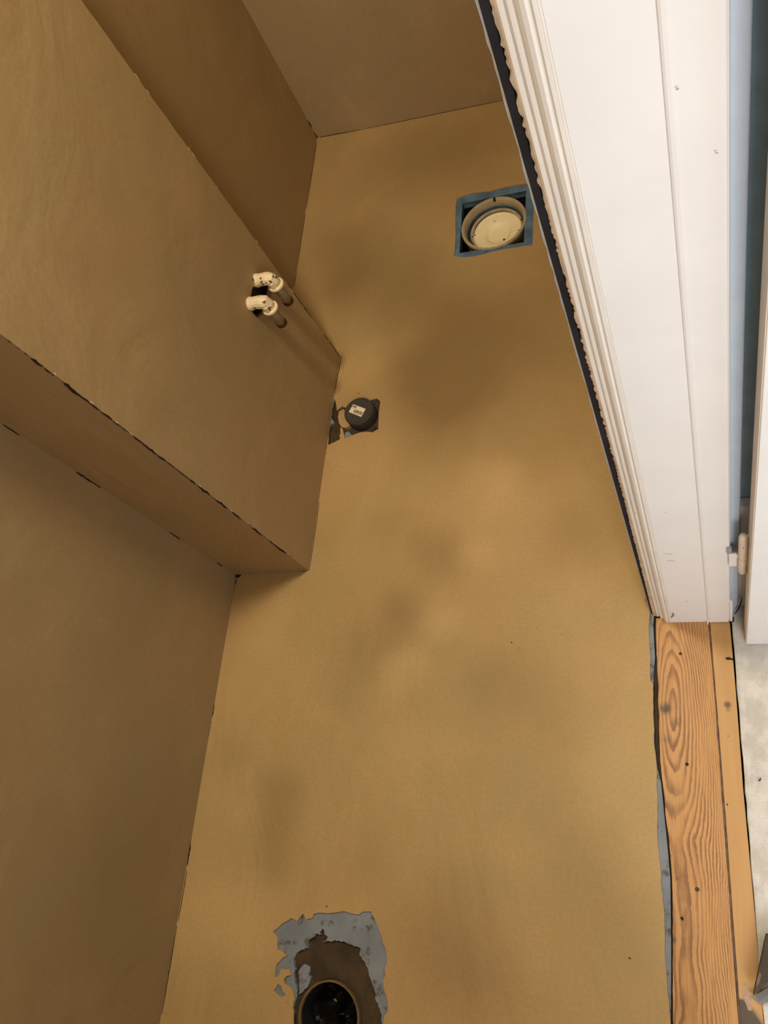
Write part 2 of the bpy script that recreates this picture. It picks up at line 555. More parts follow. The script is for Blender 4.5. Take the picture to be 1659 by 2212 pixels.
# scraped gray flake left on the adhesive
bm = bmesh.new()
sheet(bm, [rough(cpx([(480, 800), (505, 770), (570, 800), (555, 880), (585, 900), (560, 960), (540, 1010), (490, 1060), (455, 1080), (460, 940), (445, 860)], 550, 1920, 4.74, -.006), .0008, .005)], -.0112, -.006)
link('membrane_flake', bm, m_membrane, floor)
# blue foam board lip round the drain
bm = bmesh.new()
dr_lip = [tuple(Vector(p)) for p in dr_in]
c = Vector((sum(p[0] for p in dr_in) / 4, sum(p[1] for p in dr_in) / 4))
big = [tuple(c + (Vector(p) - c) * 1.45) for p in dr_in]
sheet(bm, [big, [tuple(c + (Vector(p) - c) * 1.0) for p in dr_in]], -.022, -.0030)
link('drain_board_edge', bm, m_blueboard, floor)
# plaster remnants beside the capped pipe
for isl in (isl_px, isl2_px):
    bm = bmesh.new()
    sheet(bm, [rough(isl, .0006, .005)], -.012, -.0008)
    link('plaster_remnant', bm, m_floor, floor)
# adhesive bed below the membrane with pipe holes
bm = bmesh.new()
CAP = at(785, 902)
drs = [tuple(c + (Vector(p) - c) * 1.02) for p in dr_in]
sheet(bm, [[(XL0, YN), (XL1, .56), (XL2, YF + .01), (XR + .1, YF - .04), (XR + .1, YN)], drs, circle(PIPE.x, PIPE.y, .0585, 48)], -.030, -.0112)
link('floor_bed', bm, m_glue, floor)
# dark pit beneath the drain
bm = bmesh.new()
pit = [tuple(c + (Vector(p) - c) * 1.02) for p in dr_in]
a = [bm.verts.new((p[0], p[1], -.022)) for p in pit]
b = [bm.verts.new((p[0], p[1], -.16)) for p in pit]
for i in range(4):
    bm.faces.new((a[i], a[(i + 1) % 4], b[(i + 1) % 4], b[i]))
bm.faces.new(b)
link('drain_pit', bm, m_black, floor)
# curled membrane flap at the foot of the door frame
bm = bmesh.new()
fl_pts = [at(1391, 1294, .012), at(1397, 1304, .010), at(1403, 1318, .006), at(1406, 1332, .003), at(1407, 1350, .001)]
fr_pts = [at(1392.5, 1294, .012), at(1401, 1303, .003), at(1408, 1318, .001), at(1412, 1332, .0), at(1410, 1352, -.002)]
A = [bm.verts.new(p) for p in fl_pts]
B = [bm.verts.new(p) for p in fr_pts]
for i in range(len(A) - 1):
    bm.faces.new((A[i], A[i + 1], B[i + 1], B[i]))
fo = link('membrane_flap', bm, m_edge, floor)
md = fo.modifiers.new('solid', 'SOLIDIFY'); md.thickness = .0012

# specks of dirt on the floor
bm = bmesh.new()
for u, v, r in ((775, 850, .0022), (1105, 1388, .0030), (1360, 2070, .0028), (1214, 1370, .0012), (1120, 1400, .0012), (706, 1958, .0024), (620, 2165, .0010), (606, 2182, .0008), (598, 1990, .0010)):
    p = at(u, v)
    prism(bm, circle(p.x, p.y, r * .6, 9, r * .25), .0001, .0007)
link('dirt_speck', bm, m_glue, floor)['kind'] = 'stuff'

def wall(name, pts, z0, z1, mat):
    bm = bmesh.new()
    prism(bm, pts, z0, z1)
    return struct(link(name, bm, mat))

T = .10
wall('wall_left', [(XL0, YN), (XL1, .562), (XL1 + .0005, .58), (XL1 - T, .58), (XL0 - T, YN)], -.03, H, m_wall)
wall('wall_recess', [(XL1 + .0005, .581), (-.9565, 1.10), (XL2, YF), (XL2 - T - .03, YF), (XL1 - T, .581)], -.03, H, m_recess)
wall('wall_far', [(XL2 - T, YF + .001), (XL2, YF), (-.43, 1.846), (XR, 1.825), (.03, 1.82), (.03, YF + T), (XL2 - T, YF + T)], -.03, H, m_far)
wall('wall_near', [(XL0 - T, YN - T), (.03, YN - T), (.03, YN), (XL0 - T, YN)], -.03, H, m_wall)

# boxed-in pipe chase; its face has a real opening for the water pipes
BX, BY0, BY1 = -.8005, .563, 1.1125
def skew(y):
    return -.0035 + .0095 * (y - BY0) / (BY1 - BY0)
bm = bmesh.new()
hole = [(on_x(u, v, BX).y, on_x(u, v, BX).z) for u, v in ((551, 592), (553, 600), (585, 612), (578, 668), (553, 688), (541, 674), (536, 655), (540, 628), (545, 610))]
outl = [(BY0 + .0008, 0.0)]
nn = 60
outl = []
for i in range(nn + 1):
    z = H * i / nn
    outl.append((BY0 + .0015 + random.uniform(-.0008, .0008), z))
for i in range(nn * 2, -1, -1):
    z = H * i / nn / 2
    outl.append((BY1 + random.uniform(-.0013, .0006), z))
sheet(bm, [outl, hole], BX - .012, BX, plane='yz')
for v_ in bm.verts:
    v_.co.x += skew(v_.co.y)
chase = struct(link('wall_chase', bm, m_box))
bm = bmesh.new()
prism(bm, [(BX - .0075, BY0), (BX - .0075, BY0 + .012), (XL1 - .0, BY0 + .010), (XL1 - .0, BY0 - .003)], 0, H)
link('chase_side', bm, m_box, chase)
bm = bmesh.new()
prism(bm, [(BX - .0065, BY1 - .014), (BX - .0065, BY1 - .002), (-.962, BY1 - .002), (-.962, BY1 - .014)], 0, H)
link('chase_side', bm, m_box, chase)
bm = bmesh.new()
add_box(bm, -.90, -.890, .90, 1.08, .26, .52)
link('chase_void', bm, m_black, chase)

# torn dark joints where boards meet (thin real strips standing a hair proud)
def strip_on_face(segs, to_world, name, parent, mat=m_crack, width=.0016):
    """segs: ((u0,v0),(u1,v1),w) in photo pixels on a known surface"""
    bm = bmesh.new()
    for (p0, p1, w) in segs:
        a, b = to_world(*p0), to_world(*p1)
        L = (b - a).length
        k = max(2, int(L / .006))
        nrm = to_world.n
        side = (b - a).cross(nrm).normalized()
        l1, l2 = [], []
        for i in range(k + 1):
            t = i / k
            q = a.lerp(b, t)
            e = math.sin(math.pi * min(max(t, .02), .98)) ** .35
            ww = w * e
            j = random.uniform(-.35, .35) * w
            l1.append(q + side * (ww * random.uniform(.35, .75) + j))
            l2.append(q - side * (ww * random.uniform(.35, .75) - j))
        va = [bm.verts.new(p + nrm * .0005) for p in l1]
        vb = [bm.verts.new(p + nrm * .0005) for p in l2]
        vc = [bm.verts.new(p - nrm * .0010) for p in l1]
        vd = [bm.verts.new(p - nrm * .0010) for p in l2]
        for i in range(k):
            bm.faces.new((va[i], va[i + 1], vb[i + 1], vb[i]))
            bm.faces.new((va[i], va[i + 1], vc[i + 1], vc[i]))
            bm.faces.new((vb[i], vb[i + 1], vd[i + 1], vd[i]))
        bm.faces.new((va[0], vb[0], vd[0], vc[0]))
        bm.faces.new((va[-1], vb[-1], vd[-1], vc[-1]))
    return link(name, bm, mat, parent)

class OnX:
    def __init__(s, x): s.x = x; s.n = Vector((1, 0, 0))
    def __call__(s, u, v): return on_x(u, v, s.x)
class OnChase:
    def __init__(s): s.n = Vector((1, 0, 0))
    def __call__(s, u, v):
        p = on_x(u, v, BX)
        return on_x(u, v, BX + skew(p.y) + .0001)
class OnZ:
    def __init__(s, z): s.z = z; s.n = Vector((0, 0, 1))
    def __call__(s, u, v): return at(u, v, s.z)
class AtCorner:
    """follows the vertical corner line x,y at the height seen on photo row v"""
    def __init__(s, x, y, n): s.x = x; s.y = y; s.n = Vector(n).normalized()
    def __call__(s, u, v):
        q = on_x(u, v, s.x)
        return Vector((s.x, s.y, q.z))

def corner_u(x, y, v):
    """column where the vertical line through (x, y) crosses photo row v, and its height"""
    lo, hi = -.05, 1.45
    MT = M.transposed()
    for _ in range(40):
        mid = (lo + hi) / 2
        c_ = MT @ Vector((x, y, mid - CAM_H))
        if CY + F_PX * c_.y / c_.z > v:
            lo = mid
        else:
            hi = mid
    return mid
class OnLine:
    def __init__(s, x, y, n): s.x = x; s.y = y; s.n = Vector(n).normalized()
    def __call__(s, u, v): return Vector((s.x, s.y, corner_u(s.x, s.y, v)))

seg = []
for v0, v1, w in ((735, 741, .0010), (751, 755, .0010), (762, 768, .0010), (774, 792, .0028), (796, 806, .0016), (808, 812, .0010), (828, 856, .0034), (855, 872, .0020),
                  (873, 888, .0018), (889, 908, .0022), (910, 922, .0012), (924, 933, .0010), (943, 960, .0018), (960, 982, .0024),
                  (984, 997, .0024), (998, 1012, .0012), (1014, 1036, .0010), (1036, 1046, .0026), (1050, 1070, .0028),
                  (1075, 1080, .0010), (1081, 1098, .0032), (1107, 1122, .0022), (1140, 1156, .0028), (1158, 1161, .001), (1168, 1176, .0018), (1176, 1196, .0030)):
    seg.append(((0, v0), (0, v1), w))
strip_on_face(seg, OnLine(BX - .0033, BY0 - .0002, (1, -1, 0)), 'joint_crack', chase)
# pale chips beside the cracks
chip = [((0, v), (0, v + 5), .0016) for v in (806, 868, 910, 934, 1048, 1074, 1100, 1130, 1196)]
strip_on_face(chip, OnLine(BX - .0023, BY0 + .0015, (1, -1, 0)), 'plaster_chip', chase, m_fitting)
# crumbs along the far vertical edge of the chase
chip = [((0, v), (0, v + w_), .0022) for v, w_ in ((160, 14), (195, 6), (318, 8), (330, 10), (402, 6), (625, 8), (520, 5))]
strip_on_face(chip, OnLine(BX + .0063, BY1 + .0003, (1, .3, 0)), 'plaster_chip', chase, m_box)
seg = [((0, v0), (0, v1), w) for v0, v1, w in ((614, 622, .0012), (632, 640, .0012), (640, 662, .0010), (662, 672, .0022), (672, 684, .001), (722, 734, .0012), (738, 772, .0016))]
strip_on_face(seg, OnLine(BX + .0064, BY1 - .0004, (1, .4, 0)), 'joint_crack', chase)
# foot joints on the floor
seg = [((668, 1229), (652, 1233), .0040), ((652, 1233), (620, 1234), .0016), ((620, 1234), (565, 1237), .0008), ((560, 1237), (546, 1238), .0022), ((738, 768), (722, 850), .0012), ((722, 850), (716, 880), .0008),
       ((705, 962), (701, 985), .0030), ((690, 1085), (669, 1228), .0010), ((664, 1220), (672, 1190), .0010)]
strip_on_face(seg, OnZ(.0004), 'foot_joint', floor)
# small hole where the walls and the floor meet
bm = bmesh.new()
prism(bm, rough([tuple(at(*p)[:2]) for p in ((499, 1238), (520, 1236), (521, 1243), (514, 1249), (510, 1247), (507, 1242), (500, 1243))], .0006, .004), .0, .004)
link('corner_hole', bm, m_black, floor)
seg = [((510, 1250), (508, 1262), .0040), ((507, 1262), (501, 1292), .0016), ((500, 1294), (497, 1306), .0034), ((497, 1306), (480, 1400), .0012),
       ((478, 1410), (463, 1500), .0012), ((462, 1520), (458, 1548), .0030), ((456, 1560), (430, 1700), .0014), ((428, 1705), (414, 1790), .0010), ((413, 1810), (405, 1870), .0020), ((404, 1880), (385, 1990), .0010), ((382, 2000), (350, 2190), .0010)]
strip_on_face(seg, OnZ(.0004), 'foot_joint', floor)
seg = [((635, 620), (640, 590), .0012), ((640, 590), (660, 460), .0010), ((662, 450), (684, 310), .0012)]
strip_on_face(seg, OnZ(.0004), 'foot_joint', floor)
seg = [((690, 297), (780, 280), .0016), ((780, 280), (1085, 217), .0012)]
strip_on_face(seg, OnZ(.0004), 'foot_joint', floor)
seg = [((0, 262), (0, 275), .0028), ((0, 286), (0, 299), .0055)]
strip_on_face(seg, OnLine(XL2 + .001, YF - .001, (1, -1, 0)), 'joint_crack', chase)
seg = [((0, v0), (0, v1), w) for v0, v1, w in ((917, 940, .0016), (1020, 1050, .0020), (1020, 1030, .0020), (1150, 1165, .0016), (1216, 1224, .0020), (1050, 1053, .002))]
strip_on_face(seg, OnLine(XL1 + .001, BY0 - .004, (1, -1, 0)), 'joint_crack', chase)

# trowel ridges and scratches standing proud of the plaster
def ridge(name, segs, fn, parent, mat, w=.0012, h=.0007):
    bm = bmesh.new()
    for pts in segs:
        W = [fn(*p) for p in pts]
        W = [p_ - fn.n * w * .93 for p_ in W]
        tube(bm, W, [w * .3] + [w] * (len(W) - 2) + [w * .3], 6)
    return link(name, bm, mat, parent, smooth=True)
ridge('trowel_ridge', [[(122, 650), (122, 680), (117, 698), (108, 712), (98, 708)], [(0, 708), (14, 699), (40, 698)], [(92, 712), (88, 728), (75, 744)],
                       [(490, 745), (496, 750), (494, 756)], [(10, 200), (28, 214), (37, 225), (30, 236), (8, 246)], [(240, 790), (246, 830), (240, 850)]], OnChase(), chase, m_box, .0010)
ridge('scratch', [[(0, 1620), (60, 1611), (120, 1609), (160, 1612)], [(60, 1624), (110, 1618), (150, 1617)]], OnX(-.988), bpy.data.objects['wall_left'], m_wall, .0007)
ridge('scratch', [[(1094, 790), (1120, 788), (1140, 792)], [(1090, 797), (1115, 793), (1135, 797)], [(1093, 1392), (1104, 1385), (1112, 1380)], [(880, 1452), (888, 1440), (893, 1425)], [(1328, 1480), (1327, 1600)],
                  [(668, 1232), (760, 1238), (850, 1236)], [(1118, 1400), (1119, 1410)], [(1343, 1190), (1341, 1280), (1337, 1360)]], OnZ(.0001), floor, m_floor, .0006)

# ------------------------------------------------------------------ door wall, frame, landing
wr = wall('wall_right', [(XR + .0006, .4502), (-.0935, .4502), (-.0935, .4555), (.031, .4555), (.031, 1.819), (XR + .0006, 1.824)], -.03, H, m_black)
bm = bmesh.new(); add_box(bm, XR - .0002, XR + .0005, .4500, 1.823, 0, H); link('plasterboard_face', bm, m_box, wr)
# torn edge of the plasterboard paper: thin grey line
bm = bmesh.new()
nz = 260
L1, L2 = [], []
for i in range(nz + 1):
    z = .01 + (H - .01) * i / nz
    j = random.uniform(-.0005, .0005)
    L1.append((XR - .0003 + j, .4485, z)); L2.append((XR + .0004 + random.uniform(-.0004, .0004), .4485, z))
A = [bm.verts.new(p) for p in L1]; B = [bm.verts.new(p) for p in L2]
for i in range(nz):
    bm.faces.new((A[i], A[i + 1], B[i + 1], B[i]))
o = link('torn_edge', bm, m_grey, wr); md = o.modifiers.new('s', 'SOLIDIFY'); md.thickness = .0008; md.offset = -1
wall('wall_header', [(XR, DOOR_N), (.031, DOOR_N), (.031, .455), (XR, .455)], 2.06, H, m_box)
wall('wall_pier', [(XR, YN), (.031, YN), (.031, DOOR_N - .004), (XR, DOOR_N - .004)], 0, H, m_box)

frame = bpy.data.objects.new('door_1', None); COL.objects.link(frame); frame['kind'] = 'structure'
# moulded architrave: profile (x, y) swept up, with a ragged painted edge on its outer side
prof = [(-.0925, .4550), (-.0925, .4480), (-.0905, .4466), (-.0890, .4462), (-.0872, .4458), (-.0862, .4470), (-.0852, .4472), (-.0846, .4440),
        (-.0830, .4424), (-.0812, .4420), (-.0804, .4432), (-.0796, .4424), (-.0780, .4388), (-.0755, .4362), (-.0725, .4348),
        (-.0706, .4352), (-.0700, .4366), (-.0694, .4352), (-.0684, .4338), (-.0668, .4336), (-.0662, .4354), (-.0654, .4345), (-.0640, .4345), (-.0640, .4550)]
bm = bmesh.new()
heights = [.0] + [.003 * i for i in range(1, 700)]
rings = []
jit = 0.0
for i, z in enumerate(heights):
    jit = jit * .15 + random.choice((-1, 1, .3, -.4)) * random.uniform(.0002, .0011)
    lowtaper = min(1.0, max(0.0, (z - .05) / .5))
    shift = -.0040 * (1 - lowtaper) * .9
    ring = []
    for k, (px_, py_) in enumerate(prof):
        x = px_
        if k <= 1:
            x = px_ + shift + jit * (.3 + .7 * lowtaper)
        ring.append(bm.verts.new((x, py_, z)))
    rings.append(ring)
for a, b in zip(rings, rings[1:]):
    for k in range(3, len(prof) - 1):
        bm.faces.new((a[k], a[k + 1], b[k + 1], b[k]))
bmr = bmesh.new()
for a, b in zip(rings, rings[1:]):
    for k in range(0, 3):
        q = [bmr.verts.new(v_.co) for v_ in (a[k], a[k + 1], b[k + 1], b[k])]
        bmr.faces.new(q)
link('ragged_edge', bmr, m_edge_shade, frame)
bmesh.ops.delete(bm, geom=[v_ for v_ in bm.verts if not v_.link_faces], context='VERTS')
arch = link('architrave', bm, m_white_warm, frame, smooth=False)
# jamb lining and door stop
bm = bmesh.new(); add_box(bm, -.0640, -.0050, .4350, .4550, 0, 2.06)
link('jamb_lining', bm, m_white, frame, bevel=.0006)
bm = bmesh.new()
sp = [(-.0060, .4550), (-.0060, .4349), (-.0052, .4338), (-.0036, .4331), (-.0010, .4329), (.002, .4331), (.016, .4332), (.026, .4330), (.0288, .4334), (.0306, .4350), (.0312, .4375), (.0312, .4550)]
prism(bm, sp, .004, 2.06)
o = link('door_stop', bm, m_white, frame)
bm = bmesh.new(); add_box(bm, -.0065, -.0045, .4300, .4350, -.002, .01); link('caulk_bead', bm, m_white, frame)
bm = bmesh.new(); add_box(bm, .0300, .0345, .4322, .438, .010, .115); link('caulk_bead', bm, m_white, frame, bevel=.001)
bm = bmesh.new(); add_box(bm, .0292, .0370, .4330, .440, -.004, .012); link('foot_gap', bm, m_black, frame)
# near jamb and head of the frame (behind and above the viewer)
bm = bmesh.new(); add_box(bm, -.09, .031, DOOR_N - .004, DOOR_N + .016, 0, 2.06); link('jamb_lining', bm, m_white, frame)
bm = bmesh.new(); add_box(bm, -.09, .031, DOOR_N, .4345, 2.03, 2.06); link('head_lining', bm, m_white, frame)
# landing side architrave seen through the hinge gap
bm = bmesh.new(); add_box(bm, .0313, .0440, .452, .520, 0, 2.1); link('landing_architrave', bm, m_landing, frame, bevel=.002)
bm = bmesh.new(); add_box(bm, .0440, .085, .478, .520, 0, 2.1); link('gap_shade_backing', bm, m_gap_shade, frame)  # added backing, stands in for the dark depth behind the door
bm = bmesh.new(); add_box(bm, .0441, .085, .462, .4775, 0, .43); link('plinth_block', bm, m_white, frame, bevel=.002)
# paint chips on the frame
bm = bmesh.new()
def chip_at(u, v, y, r):
    p = on_y(u, v, y)
    pts = circle(0, 0, r, 7, r * .35)
    a = [bm.verts.new((p.x + q[0], y - .0002, p.z + q[1] * .6)) for q in pts]
    bm.faces.new(a)
for u, v, y, r in ((1374, 1108, .4360, .0014), (1438, 1107, .4350, .0012), (1463, 192, .4305, .0012), (1548, 330, .4305, .0010), (1482, 1299, .4350, .0022), (1284, 676, .4362, .0006)):
    chip_at(u, v, y, r)
link('paint_chip', bm, m_grey, frame)
bm = bmesh.new()
tube(bm, [on_y(1453, 1324, .4348), on_y(1455, 1329, .4345), on_y(1450, 1333, .4348)], .0014, 6)
tube(bm, [on_y(1437, 1196, .4348), on_y(1447, 1197, .4348), on_y(1453, 1197.5, .4348)], .0003, 5)
tube(bm, [on_y(1441, 1211, .4348), on_y(1450, 1212, .4348), on_y(1458, 1212, .4348)], .0003, 5)
link('paint_chip', bm, m_edge, frame)

# door leaf, opened flat to the landing, with its painted hinge
leaf = empty('door_leaf', (.045, .42, 0), 'white painted door leaf standing open on its hinge at the right edge', 'door')
bm = bmesh.new()
add_box(bm, .0532, .80, .3920, .4300, .010, 2.03)
adopt(link('door_panel', bm, m_white, None, bevel=.0012), leaf)
bm = bmesh.new(); add_box(bm, .0524, .0533, .3935, .4292, .0105, 2.03)
adopt(link('hinge_edge', bm, m_cream), leaf)['label'] = 'cream painted hinge edge of the door'
bm = bmesh.new()
lathe(bm, [(.0020, .432), (.0045, .430), (.0058, .424), (.0058, .350), (.0050, .347)], (.0458, .4235, 0), n=20)
hu = adopt(link('hinge_knuckle', bm, m_cream, smooth=True), leaf)
bm = bmesh.new()
lathe(bm, [(.0050, .341), (.0056, .338), (.0056, .296), (.0040, .290), (.0020, .288)], (.0458, .4235, 0), n=20)
adopt(link('hinge_knuckle', bm, m_cream, smooth=True), leaf)
bm = bmesh.new(); add_box(bm, .0285, .0420, .4285, .4320, .301, .348)
adopt(link('hinge_flange', bm, m_white, bevel=.0008), leaf)
bm = bmesh.new(); add_box(bm, .0265, .0325, .4300, .4340, .349, .368)
link('hinge_rebate', bm, m_grey, frame)
bm = bmesh.new(); add_box(bm, .047, .0532, .4225, .4250, .29, .43)
adopt(link('hinge_flange', bm, m_cream), leaf)
bm = bmesh.new()
p = Vector((.0458, .4178, .402)); lathe(bm, [(.0012, -.0004), (.0012, .0004)], p, axis='x', n=10)
adopt(link('hinge_screw', bm, m_glue), leaf)

# landing: carpet, walls, skirting
bm = bmesh.new()
nx, ny = 90, 110
gx = [.0335 + (.95 - .0335) * (i / nx) ** 1.8 for i in range(nx + 1)]
gy = [-1.5 + 2.3 * j / ny for j in range(ny + 1)]
vv = [[bm.verts.new((x + (random.uniform(-.0012, .0012) if i == 0 else 0), y, .004 + random.uniform(-.0012, .0012) - (.003 if i == 0 else 0))) for y in gy] for i, x in enumerate(gx)]
for i in range(nx):
    for j in range(ny):
        bm.faces.new((vv[i][j], vv[i + 1][j], vv[i + 1][j + 1], vv[i][j + 1]))
carp = link('carpet', bm, m_carpet, smooth=True); carp['kind'] = 'structure'
carp.name = 'floor_landing'
wall('wall_landing_end', [(.031, .80), (1.05, .80), (1.05, .90), (.031, .90)], 0, H, m_grey)
wall('wall_landing_side', [(.95, -1.5), (1.05, -1.5), (1.05, .80), (.95, .80)], 0, H, m_landing)
wall('wall_landing_back', [(.031, -1.6), (1.05, -1.6), (1.05, -1.5), (.031, -1.5)], 0, H, m_landing)
wall('wall_landing_near', [(-.09, -1.6), (.031, -1.6), (.031, YN - .001), (-.09, YN - .101)], 0, H, m_landing)
bm = bmesh.new(); add_box(bm, .0313, .95, .775, .799, 0, .47); struct(link('baseboard_landing', bm, m_landing))
# subfloor under everything
bm = bmesh.new(); add_box(bm, -1.1, 1.05, -1.6, 2.0, -.20, -.165)
struct(link('floor_slab', bm, m_black))
bm = bmesh.new(); add_box(bm, .0, 1.05, -1.6, .90, -.06, -.032)
struct(link('floor_landing_subfloor', bm, m_soil))
bm = bmesh.new(); add_box(bm, -1.1, 1.05, -1.6, 2.0, H, H + .05)
struct(link('ceiling', bm, m_white))

# thin dark cable hanging in the hinge gap
bm = bmesh.new()
tube(bm, [on_y(1603, 1288, .448), on_y(1601, 1300, .447), on_y(1596, 1313, .446), on_y(1590, 1322, .445), on_y(1587, 1327, .445)], [.0004, .0012, .0014, .0010, .0004], 8)
tag(link('loose_wire', bm, m_black, smooth=True), 'thin curved black wire hanging below the door hinge', 'wire')

# ------------------------------------------------------------------ threshold boards
def ragged_board(name, left_px, right_px, y_far, y_near, z0, z1, mat, label, jag=.0004):
    bm = bmesh.new()
    L = [tuple(at(*p, z1)[:2]) for p in left_px]
    Rr = [tuple(at(*p, z1)[:2]) for p in right_px]
    pts = rough(L, jag, .01, closed=False) + rough(Rr[::-1], jag * .5, .02, closed=False)
    prism(bm, pts, z0, z1)
    return tag(link(name, bm, mat), label, 'wooden board')

pL = [(1417, 1335), (1418, 1400), (1420, 1450), (1423, 1480), (1421, 1510), (1424, 1545), (1424, 1580), (1426, 1640), (1430, 1680), (1434, 1710),
      (1438, 1760), (1444, 1800), (1448, 1850), (1452, 1900), (1453, 1960), (1453, 2040), (1453, 2120), (1454, 2212), (1455, 2420)]
pR = [(1528, 1335), (1530, 1352), (1545, 1520), (1561, 1750), (1578, 1980), (1592, 2170), (1595, 2212), (1609, 2420)]
oakb = ragged_board('threshold_board', pL, pR, 0, 0, -.016, .0008, m_oak, 'wide oak threshold board with arched grain beside the brown plaster floor')
p2L = [(1533, 1335), (1535, 1356), (1551, 1550), (1569, 1780), (1582, 1960), (1598, 2170), (1602, 2212), (1614, 2420)]
p2R = [(1575, 1330), (1577, 1352), (1590, 1500), (1605, 1700), (1619, 1850), (1630, 1970), (1638, 2065), (1645, 2160), (1650, 2212), (1660, 2420)]
bat = ragged_board('threshold_batten', p2L, p2R, 0, 0, -.016, .0008, m_batten, 'narrow smooth pale wooden strip between the wide oak board and white carpet', .0002)
# joint filler lying lower between the boards
bm = bmesh.new()
g1 = [tuple(at(u, v)[:2]) for u, v in ((1526, 1335), (1592, 2150), (1607, 2420))]
g2 = [tuple(at(u, v)[:2]) for u, v in ((1616, 2420), (1600, 2160), (1536, 1335))]
prism(bm, g1 + g2, -.020, -.0006)
struct(link('trim_1', bm, simple('board_gap_dust', (.13, .080, .048), .9, var=.4, scale=60)))
# nails sunk into the boards
def nail(u, v, r, parent, m):
    p = at(u, v, .0008)
    bm = bmesh.new()
    lathe(bm, [(r, 0.0), (r, .0003), (r * .8, .0004), (r * .55, .00025)], p, n=16)
    return link('nail_head', bm, m, parent, smooth=False)
nail(1470, 1412, .0028, oakb, m_glue)
nail(1484, 1651, .0028, oakb, m_crack)
nail(1506, 1921, .0034, oakb, m_glue)
nail(1573, 1590, .0008, bat, m_crack)
def sliver(name, pts, label, z=.0012, h=.0012, mat=m_crack):
    bm = bmesh.new()
    prism(bm, rough([tuple(at(u, v, z)[:2]) for u, v in pts], .0002, .003), z, z + h)
    return tag(link(name, bm, mat), label, 'debris')
sliver('wood_splinter', [(1566, 1422), (1574, 1420), (1583, 1423), (1586, 1427), (1578, 1425), (1570, 1425)], 'small black splinter bridging the pale strip and white carpet near the frame')
sliver('debris_flake', [(1637, 1686), (1641, 1684), (1644, 1679), (1644, 1684), (1641, 1688)], 'small dark flake lying alone on the white carpet', z=.006)
sliver('debris_flake', [(1469, 1982), (1474, 1980), (1477, 1985), (1476, 1989), (1472, 1987)], 'small black flake on the lower part of the wide oak board')
sliver('debris_flake', [(1570, 1735), (1573, 1738), (1572, 1741), (1570, 1738)], 'tiny dark flake on the pale strip halfway down')

# clear tape scrap on the batten
m_tape, nt, bs = new_mat('clear_tape')
bs.inputs['Base Color'].default_value = (.62, .42, .28, 1)
bs.inputs['Roughness'].default_value = .12
bs.inputs['Alpha'].default_value = .45
f_, _ = noise(nt, coords(nt), 160, 2); bump(nt, bs, f_, .6, .002)
bm = bmesh.new()
tp = [(1605, 2128), (1611, 2124), (1618, 2132), (1622, 2150), (1625, 2170), (1623, 2184), (1616, 2182), (1610, 2165), (1604, 2152)]
prism(bm, [tuple(at(u, v)[:2]) for u, v in tp], .0012, .0017)
tag(link('tape_scrap', bm, m_tape), 'scrap of shiny clear tape on the lower end of the pale strip', 'tape')

# brown wooden offcut with a steel blade below it, lying across the carpet edge
off = empty('wood_offcut', at(1659, 2120), 'dark brown wooden offcut with pointed corner at the lower right edge', 'offcut')
bm = bmesh.new()
z0, z1 = .014, .040
top = [at(1655, 2018, z1), at(1700, 2015, z1), at(1705, 2085, z1), at(1659, 2122, z1), at(1627, 2150, z1)]
prism(bm, [tuple(p[:2]) for p in top], z0, z1)
adopt(link('offcut_body', bm, m_offcut, bevel=.001), off)
bm = bmesh.new()
stp = [at(1640, 2100, z1), at(1645, 2104, z1), at(1641, 2122, z1), at(1633, 2134, z1), at(1635, 2116, z1)]
prism(bm, [tuple(p[:2]) for p in stp], z1 - .0005, z1 + .0006)
adopt(link('painted_highlight', bm, simple('pinkish_highlight', (.15, .09, .06), .6)), off)  # pinkish highlight painted onto the offcut's top
bm = bmesh.new()
bl = [at(1622, 2153, .012), at(1640, 2145, .012), at(1700, 2108, .012), at(1705, 2150, .012), at(1648, 2168, .012), at(1634, 2163, .012)]
prism(bm, [tuple(p[:2]) for p in bl], .008, .0125)
tag(link('steel_scraper', bm, m_metal), 'grey steel scraper tip under the dark brown wooden offcut', 'scraper')

# ------------------------------------------------------------------ fittings
# capped waste pipe in the floor
ZC = .021
Cc = at(774, 887, ZC)
rc = (at(804.5, 888, ZC) - at(743.5, 888, ZC)).length / 2
cap = empty('capped_waste_pipe', (Cc.x, Cc.y, 0), 'black capped waste pipe with white sticker in floor beside the boxed wall', 'pipe')
bm = bmesh.new()
lathe(bm, [(rc * .93, -.014), (rc, -.012), (rc, ZC - .004), (rc * .985, ZC - .0015), (rc * .94, ZC), (rc * .86, ZC - .0002), (rc * .84, ZC - .0016), (rc * .80, ZC - .0018)], (Cc.x, Cc.y, 0), n=56)
adopt(link('cap', bm, m_pvc, smooth=False), cap)
bm = bmesh.new()
lathe(bm, [(rc * .80, -.028), (rc * .80, -.010)], (Cc.x, Cc.y, 0), n=40)
adopt(link('pipe_stub', bm, m_pvc), cap)
bm = bmesh.new()
sq = [at(*p, ZC) for p in ((763, 873.5), (789.5, 883), (780, 900.5), (753.5, 890))]
prism(bm, [tuple(p[:2]) for p in sq], ZC - .0018, ZC + .0004)
stk = adopt(link('sticker', bm, m_sticker), cap)
def on_sticker(a, b):
    p = sq[0].lerp(sq[1], a).lerp(sq[3].lerp(sq[2], a), b)
    return (p.x, p.y)
def ink(rects, name='sticker_print'):
    bm = bmesh.new()
    for a0, a1, b0, b1 in rects:
        prism(bm, [on_sticker(a0, b0), on_sticker(a1, b0), on_sticker(a1, b1), on_sticker(a0, b1)], ZC + .0004, ZC + .00055)
    return adopt(link(name, bm, m_ink), stk)
rects = [(.06, .16, .10, .30), (.18, .24, .10, .30), (.26, .34, .10, .30)]
x = .30
